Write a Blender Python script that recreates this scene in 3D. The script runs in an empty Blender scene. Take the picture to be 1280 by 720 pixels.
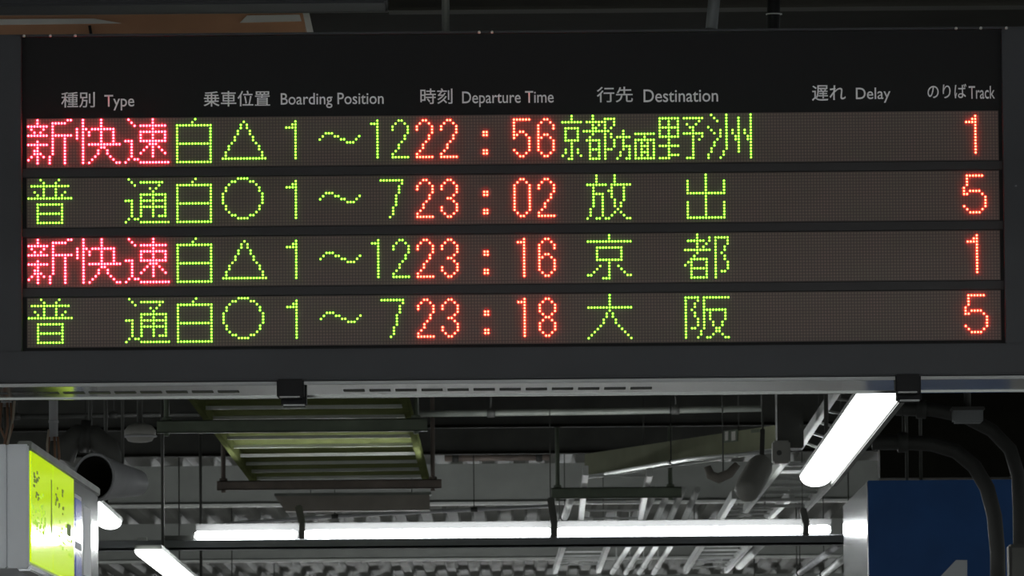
import bpy, bmesh, math, random
from mathutils import Matrix, Vector
random.seed(7)
S = bpy.context.scene
COL = S.collection

# ------------------------------------------------------------------ camera, world, exposure
F = 9000.0                                   # focal length in pixels of the 1280x720 frame
PITCH = math.atan((1048 - 360) / F)
ROLL = -0.0082
EYE = Vector((0, 0, 1.6))
RM = Matrix.Rotation(math.pi / 2 + PITCH, 3, 'X') @ Matrix.Rotation(ROLL, 3, 'Z')
cam_d = bpy.data.cameras.new('camera')
cam_d.sensor_width = 36.0
cam_d.lens = F * 36.0 / 1280.0
cam_d.clip_end = 500
cam_d.dof.use_dof = True
cam_d.dof.focus_distance = 17.75
cam_d.dof.aperture_fstop = 48
cam = bpy.data.objects.new('camera', cam_d)
cam.matrix_world = Matrix.Translation(EYE) @ RM.to_4x4()
COL.objects.link(cam)
S.camera = cam

W = bpy.data.worlds.new('world')
S.world = W
W.use_nodes = True
W.node_tree.nodes['Background'].inputs[0].default_value = (0.93, 1.0, 0.97, 1)
W.node_tree.nodes['Background'].inputs[1].default_value = 0.3
S.view_settings.view_transform = 'Standard'
S.view_settings.look = 'None'
S.view_settings.exposure = 0.0
S.view_settings.gamma = 1.0
S.view_settings.use_curve_mapping = False
TUBE = 38.0                                  # radiance of the fluorescent tubes


def P(px, py, Y):
    """World point seen at pixel (px, py) on the vertical plane y = Y."""
    d = RM @ Vector(((px - 640) / F, (360 - py) / F, -1))
    return EYE + d * (Y / d.y)


def H(px, py, z):
    """World point seen at pixel (px, py) on the horizontal plane at height z."""
    d = RM @ Vector(((px - 640) / F, (360 - py) / F, -1))
    return EYE + d * ((z - EYE.z) / d.z)


# ------------------------------------------------------------------ materials
def mat(name, col, rough=0.6, metal=0.0, var=0.12, scale=6.0, emit=None, power=0.0, coat=0.0, spec=0.5):
    m = bpy.data.materials.new(name)
    m.use_nodes = True
    nt = m.node_tree
    b = nt.nodes['Principled BSDF']
    b.inputs['Roughness'].default_value = rough
    b.inputs['Metallic'].default_value = metal
    b.inputs['Coat Weight'].default_value = coat
    b.inputs['Specular IOR Level'].default_value = spec
    if var > 0:
        tc = nt.nodes.new('ShaderNodeTexCoord')
        n = nt.nodes.new('ShaderNodeTexNoise')
        n.inputs['Scale'].default_value = scale
        n.inputs['Detail'].default_value = 5
        r = nt.nodes.new('ShaderNodeValToRGB')
        r.color_ramp.elements[0].position = 0.3
        r.color_ramp.elements[1].position = 0.75
        r.color_ramp.elements[0].color = [c * (1 - var) for c in col] + [1]
        r.color_ramp.elements[1].color = [min(1, c * (1 + var)) for c in col] + [1]
        nt.links.new(tc.outputs['Object'], n.inputs['Vector'])
        nt.links.new(n.outputs['Fac'], r.inputs['Fac'])
        nt.links.new(r.outputs['Color'], b.inputs['Base Color'])
    else:
        b.inputs['Base Color'].default_value = list(col) + [1]
    if emit:
        b.inputs['Emission Color'].default_value = list(emit) + [1]
        b.inputs['Emission Strength'].default_value = power
    return m


PX, PZ, ROWSP = 0.0075, 0.00758, 0.14822
BX, BZ, BY = -1.1919, 3.3787, 17.71          # centre of the first LED of the first row


def led_mat():
    m = mat('led_matrix', (0.2, 0.17, 0.15), 0.55, var=0)
    nt = m.node_tree
    b = nt.nodes['Principled BSDF']
    tc = nt.nodes.new('ShaderNodeTexCoord')
    sx = nt.nodes.new('ShaderNodeSeparateXYZ')
    nt.links.new(tc.outputs['Object'], sx.inputs[0])

    def M(op, a, bb):
        n = nt.nodes.new('ShaderNodeMath')
        n.operation = op
        for i, v in enumerate((a, bb)):
            if isinstance(v, (int, float)):
                n.inputs[i].default_value = v
            elif v is not None:
                nt.links.new(v, n.inputs[i])
        return n.outputs[0]
    fx = M('SUBTRACT', M('FRACT', M('DIVIDE', M('ADD', sx.outputs[0], 50 * PX + PX / 2), PX), None), 0.5)
    fz = M('SUBTRACT', M('FRACT', M('DIVIDE', M('ADD', sx.outputs[2], 50 * PZ + PZ / 2), PZ), None), 0.5)
    rr = M('SQRT', M('ADD', M('MULTIPLY', fx, fx), M('MULTIPLY', fz, fz)), None)
    msk = M('LESS_THAN', rr, 0.36)
    n = nt.nodes.new('ShaderNodeTexNoise')
    n.inputs['Scale'].default_value = 14
    nt.links.new(tc.outputs['Object'], n.inputs['Vector'])
    rp = nt.nodes.new('ShaderNodeValToRGB')
    rp.color_ramp.elements[0].position = 0.35
    rp.color_ramp.elements[1].position = 0.65
    rp.color_ramp.elements[0].color = (0.165, 0.11, 0.096, 1)
    rp.color_ramp.elements[1].color = (0.138, 0.11, 0.085, 1)
    nt.links.new(n.outputs['Fac'], rp.inputs['Fac'])
    mx = nt.nodes.new('ShaderNodeMix')
    mx.data_type = 'RGBA'
    nt.links.new(msk, mx.inputs[0])
    mx.inputs[6].default_value = (0.084, 0.058, 0.05, 1)
    nt.links.new(rp.outputs['Color'], mx.inputs[7])
    nt.links.new(mx.outputs[2], b.inputs['Base Color'])
    return m


MT = dict(
    housing=mat('black_housing', (0.022, 0.024, 0.029), 0.55, var=0.1),
    face=mat('black_acrylic', (0.0085, 0.0085, 0.0092), 0.7, var=0.08, spec=0.28),
    led=led_mat(),
    divider=mat('row_divider', (0.019, 0.017, 0.018), 0.6, var=0.08),
    ink=mat('grey_lettering', (0.88, 0.87, 0.88), 0.6, var=0.03),
    steel=mat('brushed_steel', (0.78, 0.79, 0.78), 0.11, 1.0, var=0.06, scale=3),
    slot=mat('slot_dark', (0.1, 0.1, 0.1), 0.7, var=0.1),
    red=mat('led_red', (0.05, 0, 0), 0.5, var=0, emit=(1, 0.0175, 0.034), power=78),
    time=mat('led_orange_red', (0.05, 0, 0), 0.5, var=0, emit=(1, 0.028, 0.013), power=58),
    green=mat('led_green', (0.02, 0.05, 0), 0.5, var=0, emit=(0.26, 1, 0.035), power=6.6),
    black=mat('black_plastic', (0.009, 0.009, 0.01), 0.6, var=0.1, spec=0.2),
    galv=mat('galvanised_steel', (0.62, 0.63, 0.62), 0.4, 0.35, var=0.12, scale=9),
    galvd=mat('weathered_steel', (0.2, 0.21, 0.19), 0.5, 0.4, var=0.25, scale=8),
    gtint=mat('olive_green_tint', (0.12, 0.135, 0.055), 0.8, var=0.18, spec=0.0),  # even olive tint standing for greenish light reflected on the ladder
    dgreen=mat('dark_green_steel', (0.17, 0.2, 0.15), 0.55, 0.1, var=0.25),
    brown=mat('rusty_brown_steel', (0.2, 0.16, 0.14), 0.6, var=0.3),
    beamg=mat('grey_beam_paint', (0.3, 0.31, 0.29), 0.6, var=0.1),
    beaml=mat('pale_beam_paint', (0.62, 0.63, 0.6), 0.5, var=0.12),
    dark=mat('dark_steel', (0.1, 0.1, 0.092), 0.6, var=0.25),
    deck=mat('corrugated_deck', (0.15, 0.15, 0.135), 0.55, 0.1, var=0.25, scale=1.2),
    concrete=mat('platform_paving', (0.52, 0.51, 0.5), 0.42, var=0.12, scale=2),
    tube=mat('fluorescent_glass', (0.9, 0.9, 0.9), 0.3, var=0, emit=(0.96, 1, 1), power=TUBE),
    ductp=mat('olive_grey_duct', (0.29, 0.3, 0.2), 0.7, var=0.12, spec=0.2),
    taupe=mat('taupe_cover', (0.3, 0.27, 0.24), 0.6, var=0.15),
    lip=mat('grey_metal_lip', (0.34, 0.35, 0.35), 0.5, 0.2, var=0.15, scale=2),
    reflect=mat('dull_reflector', (0.09, 0.09, 0.09), 0.7, var=0.05),
    near=mat('fill_diffuser', (0.9, 0.9, 0.9), 0.4, var=0, emit=(0.97, 1, 1), power=20.0),  # glow of the unseen lamps added on the viewer's side
    diffuser=mat('lamp_diffuser', (0.9, 0.9, 0.9), 0.4, var=0, emit=(0.97, 1, 1), power=5.0),
    soffit=mat('shade_dark', (0.016, 0.015, 0.011), 0.8, var=0.2, spec=0.1),  # near-black that stands for shade in the roof and the duct opening
    olive=mat('dark_olive_beam', (0.04, 0.037, 0.028), 0.7, var=0.2),
    white=mat('white_enamel', (0.78, 0.79, 0.78), 0.4, var=0.05),
    trough=mat('grey_trough', (0.2, 0.21, 0.22), 0.5, 0.3, var=0.1),
    alu=mat('satin_aluminium', (0.44, 0.45, 0.47), 0.13, 0.6, var=0.04, scale=2),
    cab=mat('grey_cabinet', (0.66, 0.69, 0.73), 0.4, 0.0, var=0.05),
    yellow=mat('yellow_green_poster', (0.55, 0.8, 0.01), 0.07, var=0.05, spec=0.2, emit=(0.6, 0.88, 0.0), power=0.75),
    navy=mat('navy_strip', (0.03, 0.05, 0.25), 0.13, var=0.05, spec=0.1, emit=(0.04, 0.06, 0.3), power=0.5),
    glass=mat('grey_gloss_panel', (0.3, 0.32, 0.34), 0.13, var=0.06, spec=0.12),
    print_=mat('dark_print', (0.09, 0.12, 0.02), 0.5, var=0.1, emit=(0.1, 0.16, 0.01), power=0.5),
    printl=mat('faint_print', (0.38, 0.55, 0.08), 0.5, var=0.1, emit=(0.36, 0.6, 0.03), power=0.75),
    blue=mat('blue_enamel', (0.02, 0.115, 0.38), 0.55, var=0.1),
    numeral=mat('pale_grey_numeral', (0.85, 0.88, 0.92), 0.5, var=0.04),
    pipe=mat('grey_conduit', (0.045, 0.045, 0.042), 0.55, var=0.2),
    wpipe=mat('pale_pipe', (0.5, 0.5, 0.52), 0.45, var=0.15),
    wire=mat('beige_wire', (0.5, 0.42, 0.33), 0.6, var=0.1),
    owire=mat('orange_brown_wire', (0.34, 0.19, 0.12), 0.6, var=0.1),
    ochre=mat('ochre_brown_paint', (0.56, 0.29, 0.16), 0.5, var=0.2, scale=3),
    plate=mat('pale_finish_glare', (0.82, 0.8, 0.75), 0.5, var=0.08),  # pale brace and markings, also the lamp reflections on the brown panel
    cream=mat('cream_grey_plastic', (0.42, 0.41, 0.38), 0.5, var=0.1),
)


# ------------------------------------------------------------------ mesh helpers
class MB:
    def __init__(s):
        s.bm = bmesh.new()

    def box(s, c, size, rot=None, bev=0.0):
        t = bmesh.new()
        bmesh.ops.create_cube(t, size=1.0)
        for v in t.verts:
            v.co = Vector((v.co.x * size[0], v.co.y * size[1], v.co.z * size[2]))
        if bev:
            bmesh.ops.bevel(t, geom=t.edges[:] + t.verts[:], offset=min(bev, min(size) * 0.45), segments=2, affect='EDGES')
        m = Matrix.Translation(Vector(c))
        if rot is not None:
            m = m @ rot.to_4x4()
        t.transform(m)
        s._add(t)
        return s

    def span(s, lo, hi, bev=0.0):
        lo, hi = Vector(lo), Vector(hi)
        return s.box((lo + hi) / 2, hi - lo, None, bev)

    def bar(s, a, b, w, h, bev=0.0):
        """box bar from a to b, w wide sideways, h tall."""
        a, b = Vector(a), Vector(b)
        d = b - a
        y = d.normalized()
        up = Vector((0, 0, 1)) if abs(y.z) < 0.95 else Vector((0, 1, 0))
        x = y.cross(up).normalized()
        z = x.cross(y)
        rot = Matrix((x, y, z)).transposed()
        return s.box((a + b) / 2, (w, d.length, h), rot, bev)

    def tube(s, pts, r, seg=12, closed_ends=True):
        pts = [Vector(p) for p in pts]
        n = len(pts)
        rs = r if isinstance(r, (list, tuple)) else [r] * n
        rings = []
        prev = None
        for i in range(n):
            d = (pts[min(i + 1, n - 1)] - pts[max(i - 1, 0)]).normalized()
            if prev is None:
                u = d.orthogonal().normalized()
            else:
                u = (prev - d * prev.dot(d)).normalized()
            prev = u
            v = d.cross(u)
            rings.append([s.bm.verts.new(pts[i] + (u * math.cos(a) + v * math.sin(a)) * rs[i])
                          for a in [2 * math.pi * k / seg for k in range(seg)]])
        for i in range(n - 1):
            for k in range(seg):
                f = s.bm.faces.new((rings[i][k], rings[i][(k + 1) % seg], rings[i + 1][(k + 1) % seg], rings[i + 1][k]))
                f.smooth = True
        if closed_ends:
            s.bm.faces.new(rings[0][::-1])
            s.bm.faces.new(rings[-1])
        return s

    def lathe(s, base, axis, prof, seg=32, caps=True):
        """prof: list of (distance along axis, radius)."""
        a = Vector(axis).normalized()
        u = a.orthogonal().normalized()
        v = a.cross(u)
        rings = []
        for t, r in prof:
            r = max(r, 1e-4)
            rings.append([s.bm.verts.new(Vector(base) + a * t + (u * math.cos(q) + v * math.sin(q)) * r)
                          for q in [2 * math.pi * k / seg for k in range(seg)]])
        for i in range(len(rings) - 1):
            for k in range(seg):
                s.bm.faces.new((rings[i][k], rings[i][(k + 1) % seg], rings[i + 1][(k + 1) % seg], rings[i + 1][k])).smooth = True
        if caps:
            s.bm.faces.new(rings[0][::-1])
            s.bm.faces.new(rings[-1])
        return s

    def prism(s, poly, nrm):
        """poly of world points extruded by the vector nrm."""
        n = Vector(nrm)
        a = [s.bm.verts.new(Vector(p)) for p in poly]
        b = [s.bm.verts.new(Vector(p) + n) for p in poly]
        s.bm.faces.new(a)
        s.bm.faces.new(b[::-1])
        k = len(poly)
        for i in range(k):
            s.bm.faces.new((a[i], b[i], b[(i + 1) % k], a[(i + 1) % k]))
        return s

    def dome(s, c, r, h, seg=8):
        """small dome bulging towards -Y."""
        c = Vector(c)
        prof = [(1.0, 0.0), (0.72, 0.72), (0.0, 1.0)]
        rings = []
        for rr, hh in prof[:2]:
            rings.append([s.bm.verts.new(c + Vector((math.cos(2 * math.pi * k / seg) * r * rr, -h * hh, math.sin(2 * math.pi * k / seg) * r * rr))) for k in range(seg)])
        top = s.bm.verts.new(c + Vector((0, -h, 0)))
        for k in range(seg):
            q = (k + 1) % seg
            s.bm.faces.new((rings[0][k], rings[0][q], rings[1][q], rings[1][k])).smooth = True
            s.bm.faces.new((rings[1][k], rings[1][q], top)).smooth = True
        return s

    def _add(s, t):
        me = bpy.data.meshes.new('tmp')
        t.to_mesh(me)
        t.free()
        s.bm.from_mesh(me)
        bpy.data.meshes.remove(me)

    def build(s, name, m, parent=None, label=None):
        bmesh.ops.recalc_face_normals(s.bm, faces=s.bm.faces[:])
        off = Vector((0, 0, 0))
        p = parent
        while p is not None:
            off += p.location
            p = p.parent
        if parent is None:                      # a thing of one mesh: origin at its middle
            xs = [v.co for v in s.bm.verts]
            off = Vector([(min(c[i] for c in xs) + max(c[i] for c in xs)) / 2 for i in range(3)])
        for v in s.bm.verts:
            v.co -= off
        me = bpy.data.meshes.new(name)
        s.bm.to_mesh(me)
        s.bm.free()
        me.materials.append(m)
        o = bpy.data.objects.new(name, me)
        COL.objects.link(o)
        if parent is None:
            o.location = off
        else:
            o.parent = parent
        if label:
            o['label'] = label
        return o


def tag(o, label, cat, group=None, kind=None):
    o['label'] = label
    o['category'] = cat
    if group:
        o['group'] = group
    if kind:
        o['kind'] = kind
    return o


def thing(name, label, cat, loc, group=None):
    o = bpy.data.objects.new(name, None)
    COL.objects.link(o)
    o.location = Vector(loc)
    o.empty_display_size = 0.1
    return tag(o, label, cat, group)


def structure(o):
    o['kind'] = 'structure'
    return o


# ------------------------------------------------------------------ the station roof, platform and beams
ZC = 4.0
structure(MB().span((-9, -6, -0.3), (9, 90, 0.0)).build('floor', MT['concrete']))
dk = MB()
per, dep = 0.2, 0.05
x = -9.0
prof = []
while x < 9.0:
    prof += [(x, 0), (x + per * 0.38, 0), (x + per * 0.5, dep), (x + per * 0.88, dep)]
    x += per
lo = [dk.bm.verts.new((a, -6, ZC + b)) for a, b in prof]
hi = [dk.bm.verts.new((a, 90, ZC + b)) for a, b in prof]
lo2 = [dk.bm.verts.new((a, -6, ZC + b + 0.012)) for a, b in prof]
hi2 = [dk.bm.verts.new((a, 90, ZC + b + 0.012)) for a, b in prof]
for i in range(len(prof) - 1):
    dk.bm.faces.new((lo[i], hi[i], hi[i + 1], lo[i + 1]))
    dk.bm.faces.new((lo2[i], lo2[i + 1], hi2[i + 1], hi2[i]))
structure(dk.build('ceiling', MT['deck']))
structure(MB().span((-9, 18.6, ZC - 0.02), (9, 29.0, ZC - 0.003)).build('ceiling', MT['soffit']))  # dark sheet added to stand for the unlit roof above the board
structure(MB().span((-9, 85, 0), (9, 85.2, ZC)).build('wall_back', MT['concrete']))


def roof_beam(Y, zt, zb, m, mf, x0=-9, x1=9, fl=0.09):
    b = MB()
    b.span((x0, Y - 0.02, zb), (x1, Y + 0.02, zt))
    o = structure(b.build('roof_beam', m))
    f = MB().span((x0, Y - fl, zb - 0.016), (x1, Y + fl, zb))
    f.build('beam_flange', mf, o)
    return o


roof_beam(41.0, ZC, 3.80, MT['dark'], MT['soffit'], fl=0.05)
roof_beam(38.6, ZC, 3.815, MT['dark'], MT['soffit'], fl=0.05)  # beam added as a dark band over the too brightly lit deck
roof_beam(46.2, ZC, 3.752, MT['beamg'], MT['beaml'])
roof_beam(54.6, ZC, 3.72, MT['beamg'], MT['beaml'])
roof_beam(66.0, ZC, 3.70, MT['beamg'], MT['beaml'])
structure(MB().span((P(1099, 500, 33.4).x, 33.4, P(1180, 597, 33.4).z), (6, 33.6, ZC + 0.01)).build('roof_beam', MT['soffit']))  # dark panel added to stand for the unlit area beside the lamp
roof_beam(30.5, ZC, 3.86, MT['dark'], MT['dark'])
roof_beam(23.5, ZC, 3.9, MT['dark'], MT['dark'])


# ------------------------------------------------------------------ LED dot patterns (row: columns), read from the photograph
def dots(txt, dx=0):
    out = []
    for part in txt.split(';'):
        rr, cc = part.split(':')
        if '-' in rr:
            a, b = rr.split('-')
            rows = range(int(a), int(b) + 1)
        else:
            rows = [int(rr)]
        for tok in cc.split(','):
            if '-' in tok:
                a, b = tok.split('-')
                cols = range(int(a), int(b) + 1)
            else:
                cols = [int(tok)]
            out += [(r, c + dx) for r in rows for c in cols]
    return out


SHIN = '0:3,13,14;1:3,8-12;2:0-6,8;3:1,5,8;4:2,4,8;5:0-6,8-14;6:8,12;7:3,8,12;8:0-6,8,12;9:3,8,12;10:2,3,8,12;11:2-4,8,12;12:1,3,5,7,12;13:0,3,7,12;14:3,7,12'
KAI = '0-2:18,24;3:16,18,19,21-28;4:16,18,20,24,28;5:16,18,20,24,28;6:16,18,24,28;7:18,24,28;8:18,20-30;9:18,24,25;10-11:18,23,26;12:18,22,27;13:18,21,28;14:18,20,29,30'
SOKU = '0:33,41;1:34,41;2:35,37-45;3:41;4:37-45;5-6:37,41,45;7:32-34,37-45;8:34,40-42;9:34,39,41,43;10:34,38,41,44;11:34,37,41,45;12:34,41;13:33,35,36;14:32,37-46'
SHIRO = '0:55;1:54;2:49-60;3-7:49,60;8:49-60;9-13:49,60;14:49-60'
SANKAKU = '1:71;2-3:70,72;4-5:69,73;6-7:68,74;8:67,75;9-10:66,76;11-12:65,77;13:64-78'
MARU = '0:69-72;1:67,68,73,74;2:66,75;3-4:65,76;5-8:64,77;9-10:65,76;11:66,75;12:67,68,73,74;13:69-72'
ONEW = '1:8;2:7,8;3:5-8;4-13:8'
NAMI = '7:96;6:97;5:98-100;6:101,102;7:103,104;8:105-107;7:108;6:109'
SEVENW = '1:116-123;2:123;3-5:122;6-9:121;10-12:120;13:119'
FIVEW = '1:5-10;2-4:5;5:4;6:4,6-9;7:4,5,10;8-10:11;11:4,11;12:5,10;13:6-9'
N = {
    '0': '1:2,3;2:1,4;3-11:0,5;12:1,4;13:2,3',
    '1': '1:3;2:1-3;3-13:3',
    '2': '1:2,3;2:1,4;3-4:0,5;5:5;6-7:4;8:3;9-10:2;11:1;12:0;13:0-5',
    '3': '1:2,3;2:1,4;3-4:0,5;5:5;6:4;7:2,3;8:4;9:5;10-11:0,5;12:1,4;13:2,3',
    '5': '1:0-5;2-4:0;5:0,2,3;6:0,1,4;7:0,5;8-10:5;11:0,5;12:1,4;13:2,3',
    '6': '1:2,3;2:1,4;3-4:0,5;5:0;6:0,2,3;7:0,1,4;8-11:0,5;12:1,4;13:2,3',
    '8': '1:2,3;2:1,4;3-5:0,5;6:1,4;7:2,3;8:1,4;9-11:0,5;12:1,4;13:2,3',
}
FU = '0:4,10;1:5,9;2:1-13;3:5,9;4:2,5,9,12;5:3,5,9,11;6:0-14;8:3-11;9-10:3,11;11:3-11;12-13:3,11;14:3-11'
TSU = '0:33;1:34,37-44;2:35,43;3:40,42;4:41;5:37-45;6:37,41,45;7:32-34,37-45;8:34,37,41,45;9:34,37-45;10-11:34,37,41,45;12:34,37,41,43-45;13:33,35,36;14:32,37-46'
KYO_S = '0-1:179;2:176-182;4:177-181;5-7:177,181;8:177-181;9-10:179;11-12:177,179,181;13:176,179,182;14:178,179'
TO_S = '0:186;1:186,190-193;2:184-190,193;3:186,188,190,193;4:186,187,190,192;5:183-191;6:186,190,192;7:185,190,192;8:184-188,190,193;9-10:185,188,190,193;11:185-188,190-192;12-13:185,188,190;14:185-188,190'
HO_S = '5-6:196;7:194-198;8-9:196;10:196-198;11:196,198;12-13:195,198;14:194,197,198'
MEN_S = '6:200-206;7:203;8:200-206;9:200,202,204,206;10:200,202-204,206;11:200,202,204,206;12:200,202-204,206;13:200,202,204,206;14:200-206'
YA = '1:208-214,216-222;2:208,211,214,221;3:208,211,214,217,220;4:208-214,218,219;5:208,211,214,219;6:208,211,214,216-222;7:208-214,219,222;8:211,219,221;9:211,219;10:208-214,219;11-12:211,219;13:211-214,219;14:208-211,217-219'
SU = '0:225,230,238;1:226,230,234,238;2:227,230,234,238;3:230,234,238;4:224,230,234,238;5:225,228,230,232,234,236,238;6:226,228,230,232,234,236,238;7:228,230,233,234,237,238;8:227,230,233,234,237,238;9-10:226,230,234,238;11:225,230,234,238;12:225,229,234,238;13:224,229,238;14:224,228,238'
HANA = '0-2:187,193;3:184-190,192-198;4:186,192,196;5:186,191,192,196;6:186-189,192,196;7:186,189,192,196;8:186,189,193,196;9-10:186,189,193,195;11:185,189,194;12:185,189,193,195;13:185,189,192,196;14:184,187,188,190,191,197,198'
DE = '0-1:223;2-5:217,223,229;6:217-229;7-8:223;9-13:217,223,229;14:217-229'
KYO = '0-1:191;2:184-198;4:187-195;5-7:187,195;8:187-195;9:191;10:188,191,194;11:187,191,195;12:186,191,196;13:184,185,191,197,198;14:189-191'
TO = '0:220;1:220,224,226-230;2:217-222,224,226,230;3:220,223,226,230;4:220,222,226,229;5:216-224,226,229;6:220,226,228;7:219,226,229;8:218-223,226,229;9:217,218,223,226,230;10:216,218,223,226,230;11:218-223,226,230;12:218,223,226,228,229;13:218,223,226;14:218-223,226'
DAI = '0-3:191;4:184-198;5:191;6-7:190,192;8-9:189,193;10:188,194;11:187,195;12:186,196;13:185,197;14:184,198'
SAKA = '1:216-220,222-230;2:216,220,222;3-4:216,219,222;5:216,218,222-229;6-7:216,219,222,224,229;8:216,220,222,224,229;9-10:216,220,222,225,228;11:216,218,219,222,226,227;12:216,221,226,227;13:216,221,225,228;14:216,220,223,224,229,230'


def clock(t):
    h1, h2, m1, m2 = t
    return [dots(N[h1], 128), dots(N[h2], 136), dots('5-6:150,151;11-12:150,151'), dots(N[m1], 160), dots(N[m2], 168)]


RAPID = ([dots(SHIN), dots(KAI), dots(SOKU)], 'red')
LOCAL = ([dots(FU), dots(TSU)], 'green')
TWELVE = [dots(SHIRO), dots(SANKAKU), dots(ONEW, 80), dots(NAMI), dots(N['1'], 112), dots(N['2'], 120)]
SEVEN = [dots(SHIRO), dots(MARU), dots(ONEW, 80), dots(NAMI), dots(SEVENW)]
ROWS = [
    dict(type=RAPID, pos=TWELVE, time='2256', dest=[dots(KYO_S), dots(TO_S), dots(HO_S), dots(MEN_S), dots(YA), dots(SU)], track=dots(ONEW, 304)),
    dict(type=LOCAL, pos=SEVEN, time='2302', dest=[dots(HANA), dots(DE)], track=dots(FIVEW, 304)),
    dict(type=RAPID, pos=TWELVE, time='2316', dest=[dots(KYO), dots(TO)], track=dots(ONEW, 304)),
    dict(type=LOCAL, pos=SEVEN, time='2318', dest=[dots(DAI), dots(SAKA)], track=dots(FIVEW, 304)),
]

# ------------------------------------------------------------------ the departure board
ZB, ZT = 2.722, 3.590                        # underside and top
YF, YR = 17.685, 18.19                       # front of the bezel, back of the case
XL, XR = -1.52, 1.52
OX0, OX1 = -1.2075, 1.2145                   # window in the bezel
OZ0, OZ1 = 2.806, 3.5845
board = thing('departure_board', 'wide black LED train departure board with four lit rows, hanging under the station roof', 'departure board', (0, 17.95, ZB))
hb = MB()
hb.span((XL, YF + 0.035, ZB + 0.004), (XR, YR, ZT))
hb.span((XL, YF, OZ1), (XR, YF + 0.035, ZT), 0.004)
hb.span((XL, YF, ZB + 0.006), (XR, YF + 0.035, OZ0), 0.004)
hb.span((XL, YF, OZ0), (OX0, YF + 0.035, OZ1), 0.002)
hb.span((OX1, YF, OZ0), (XR, YF + 0.035, OZ1), 0.002)
hb.build('housing', MT['housing'], board)
MB().span((OX0, BY + 0.002, OZ0), (OX1, BY + 0.0095, OZ1)).build('face_panel', MT['face'], board)
for k in range(4):
    z_top = BZ - k * ROWSP + PZ * 0.62
    z_bot = BZ - k * ROWSP - 15 * PZ - PZ * 0.62
    x_l, x_r = BX - PX * 0.62, BX + 319 * PX + PX * 0.62
    e = bpy.data.objects.new('display_row', None)
    COL.objects.link(e)
    e.parent = board
    e.location = Vector((BX, BY, BZ - k * ROWSP)) - board.location
    MB().span((x_l, BY, z_bot), (x_r, BY + 0.004, z_top)).build('dot_matrix', MT['led'], e)
    R = ROWS[k]

    def lit(name, chars, m, label):
        for ds in chars:
            b = MB()
            for r, c in ds:
                b.dome((BX + c * PX, BY - 0.0002, BZ - k * ROWSP - r * PZ), 0.0024, 0.003)
            b.build(name, m, e, label)
    tm = R['time']
    lit('type_character', R['type'][0], MT[R['type'][1]], R['type'][1] + ' lit train type character')
    lit('position_character', R['pos'], MT['green'], 'green lit boarding position character')
    lit('time_digit', clock(tm), MT['time'], 'red lit figure of the departure time ' + tm[:2] + ':' + tm[2:])
    lit('destination_character', R['dest'], MT['green'], 'green lit destination character')
    lit('track_digit', [R['track']], MT['time'], 'red lit track number ' + ('1' if k % 2 == 0 else '5'))
for k in range(3):
    zt = BZ - k * ROWSP - 15 * PZ - PZ * 0.9
    zb = BZ - (k + 1) * ROWSP + PZ * 0.9
    MB().span((OX0, BY - 0.004, zb), (OX1, BY + 0.003, zt), 0.001).build('row_divider', MT['divider'], board)


def lettering(txt, x0, x1, y0, y1, bold):
    """printed column heading fitted into the pixel box x0..x1, y0..y1."""
    c = bpy.data.curves.new('heading', 'FONT')
    c.body = txt
    c.offset = bold
    c.resolution_u = 4
    o = bpy.data.objects.new('heading', c)
    COL.objects.link(o)
    me = bpy.data.meshes.new_from_object(o.evaluated_get(bpy.context.evaluated_depsgraph_get()))
    bpy.data.objects.remove(o)
    bm = bmesh.new()
    bm.from_mesh(me)
    bpy.data.meshes.remove(me)
    xs = [v.co.x for v in bm.verts]
    ys = [v.co.y for v in bm.verts]
    Yp = BY - 0.0006
    a, b = P(x0, y1 + 0, Yp), P(x1, y0, Yp)
    yl = (y0 + y1) / 2
    zc0, zc1 = P((x0 + x1) / 2, y1, Yp).z, P((x0 + x1) / 2, y0, Yp).z
    for v in bm.verts:
        u = (v.co.x - min(xs)) / (max(xs) - min(xs))
        w = (v.co.y - min(ys)) / (max(ys) - min(ys))
        v.co = Vector((a.x + u * (b.x - a.x), Yp, zc0 + w * (zc1 - zc0)))
    return bm


HEADS = [
    [('種別', 76.5, 118.5, 115, 134.5, 0.007), ('Type', 130.5, 167.8, 118.5, 138, 0.006)],
    [('乗車位置', 254.5, 337.5, 113.5, 133, 0.007), ('Boarding Position', 351, 479.5, 116, 135, 0.006)],
    [('時刻', 525.5, 565.5, 110.5, 130, 0.007), ('Departure Time', 577.8, 692, 114, 133.5, 0.006)],
    [('行先', 746, 791, 108.5, 128, 0.007), ('Destination', 804.5, 897.5, 111.5, 127.5, 0.006)],
    [('遅れ', 1015, 1057, 106.5, 126, 0.007), ('Delay', 1070, 1113, 109.5, 128.5, 0.006)],
    [('のりば', 1159.5, 1208, 105, 123, 0.007), ('Track', 1211, 1243.5, 107.5, 123.5, 0.006)],
]
for pair in HEADS:
    for h in pair:
        b = MB()
        b._add(lettering(*h))
        b.build('heading_lettering', MT['ink'], board, 'pale grey printed heading ' + h[0])

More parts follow.
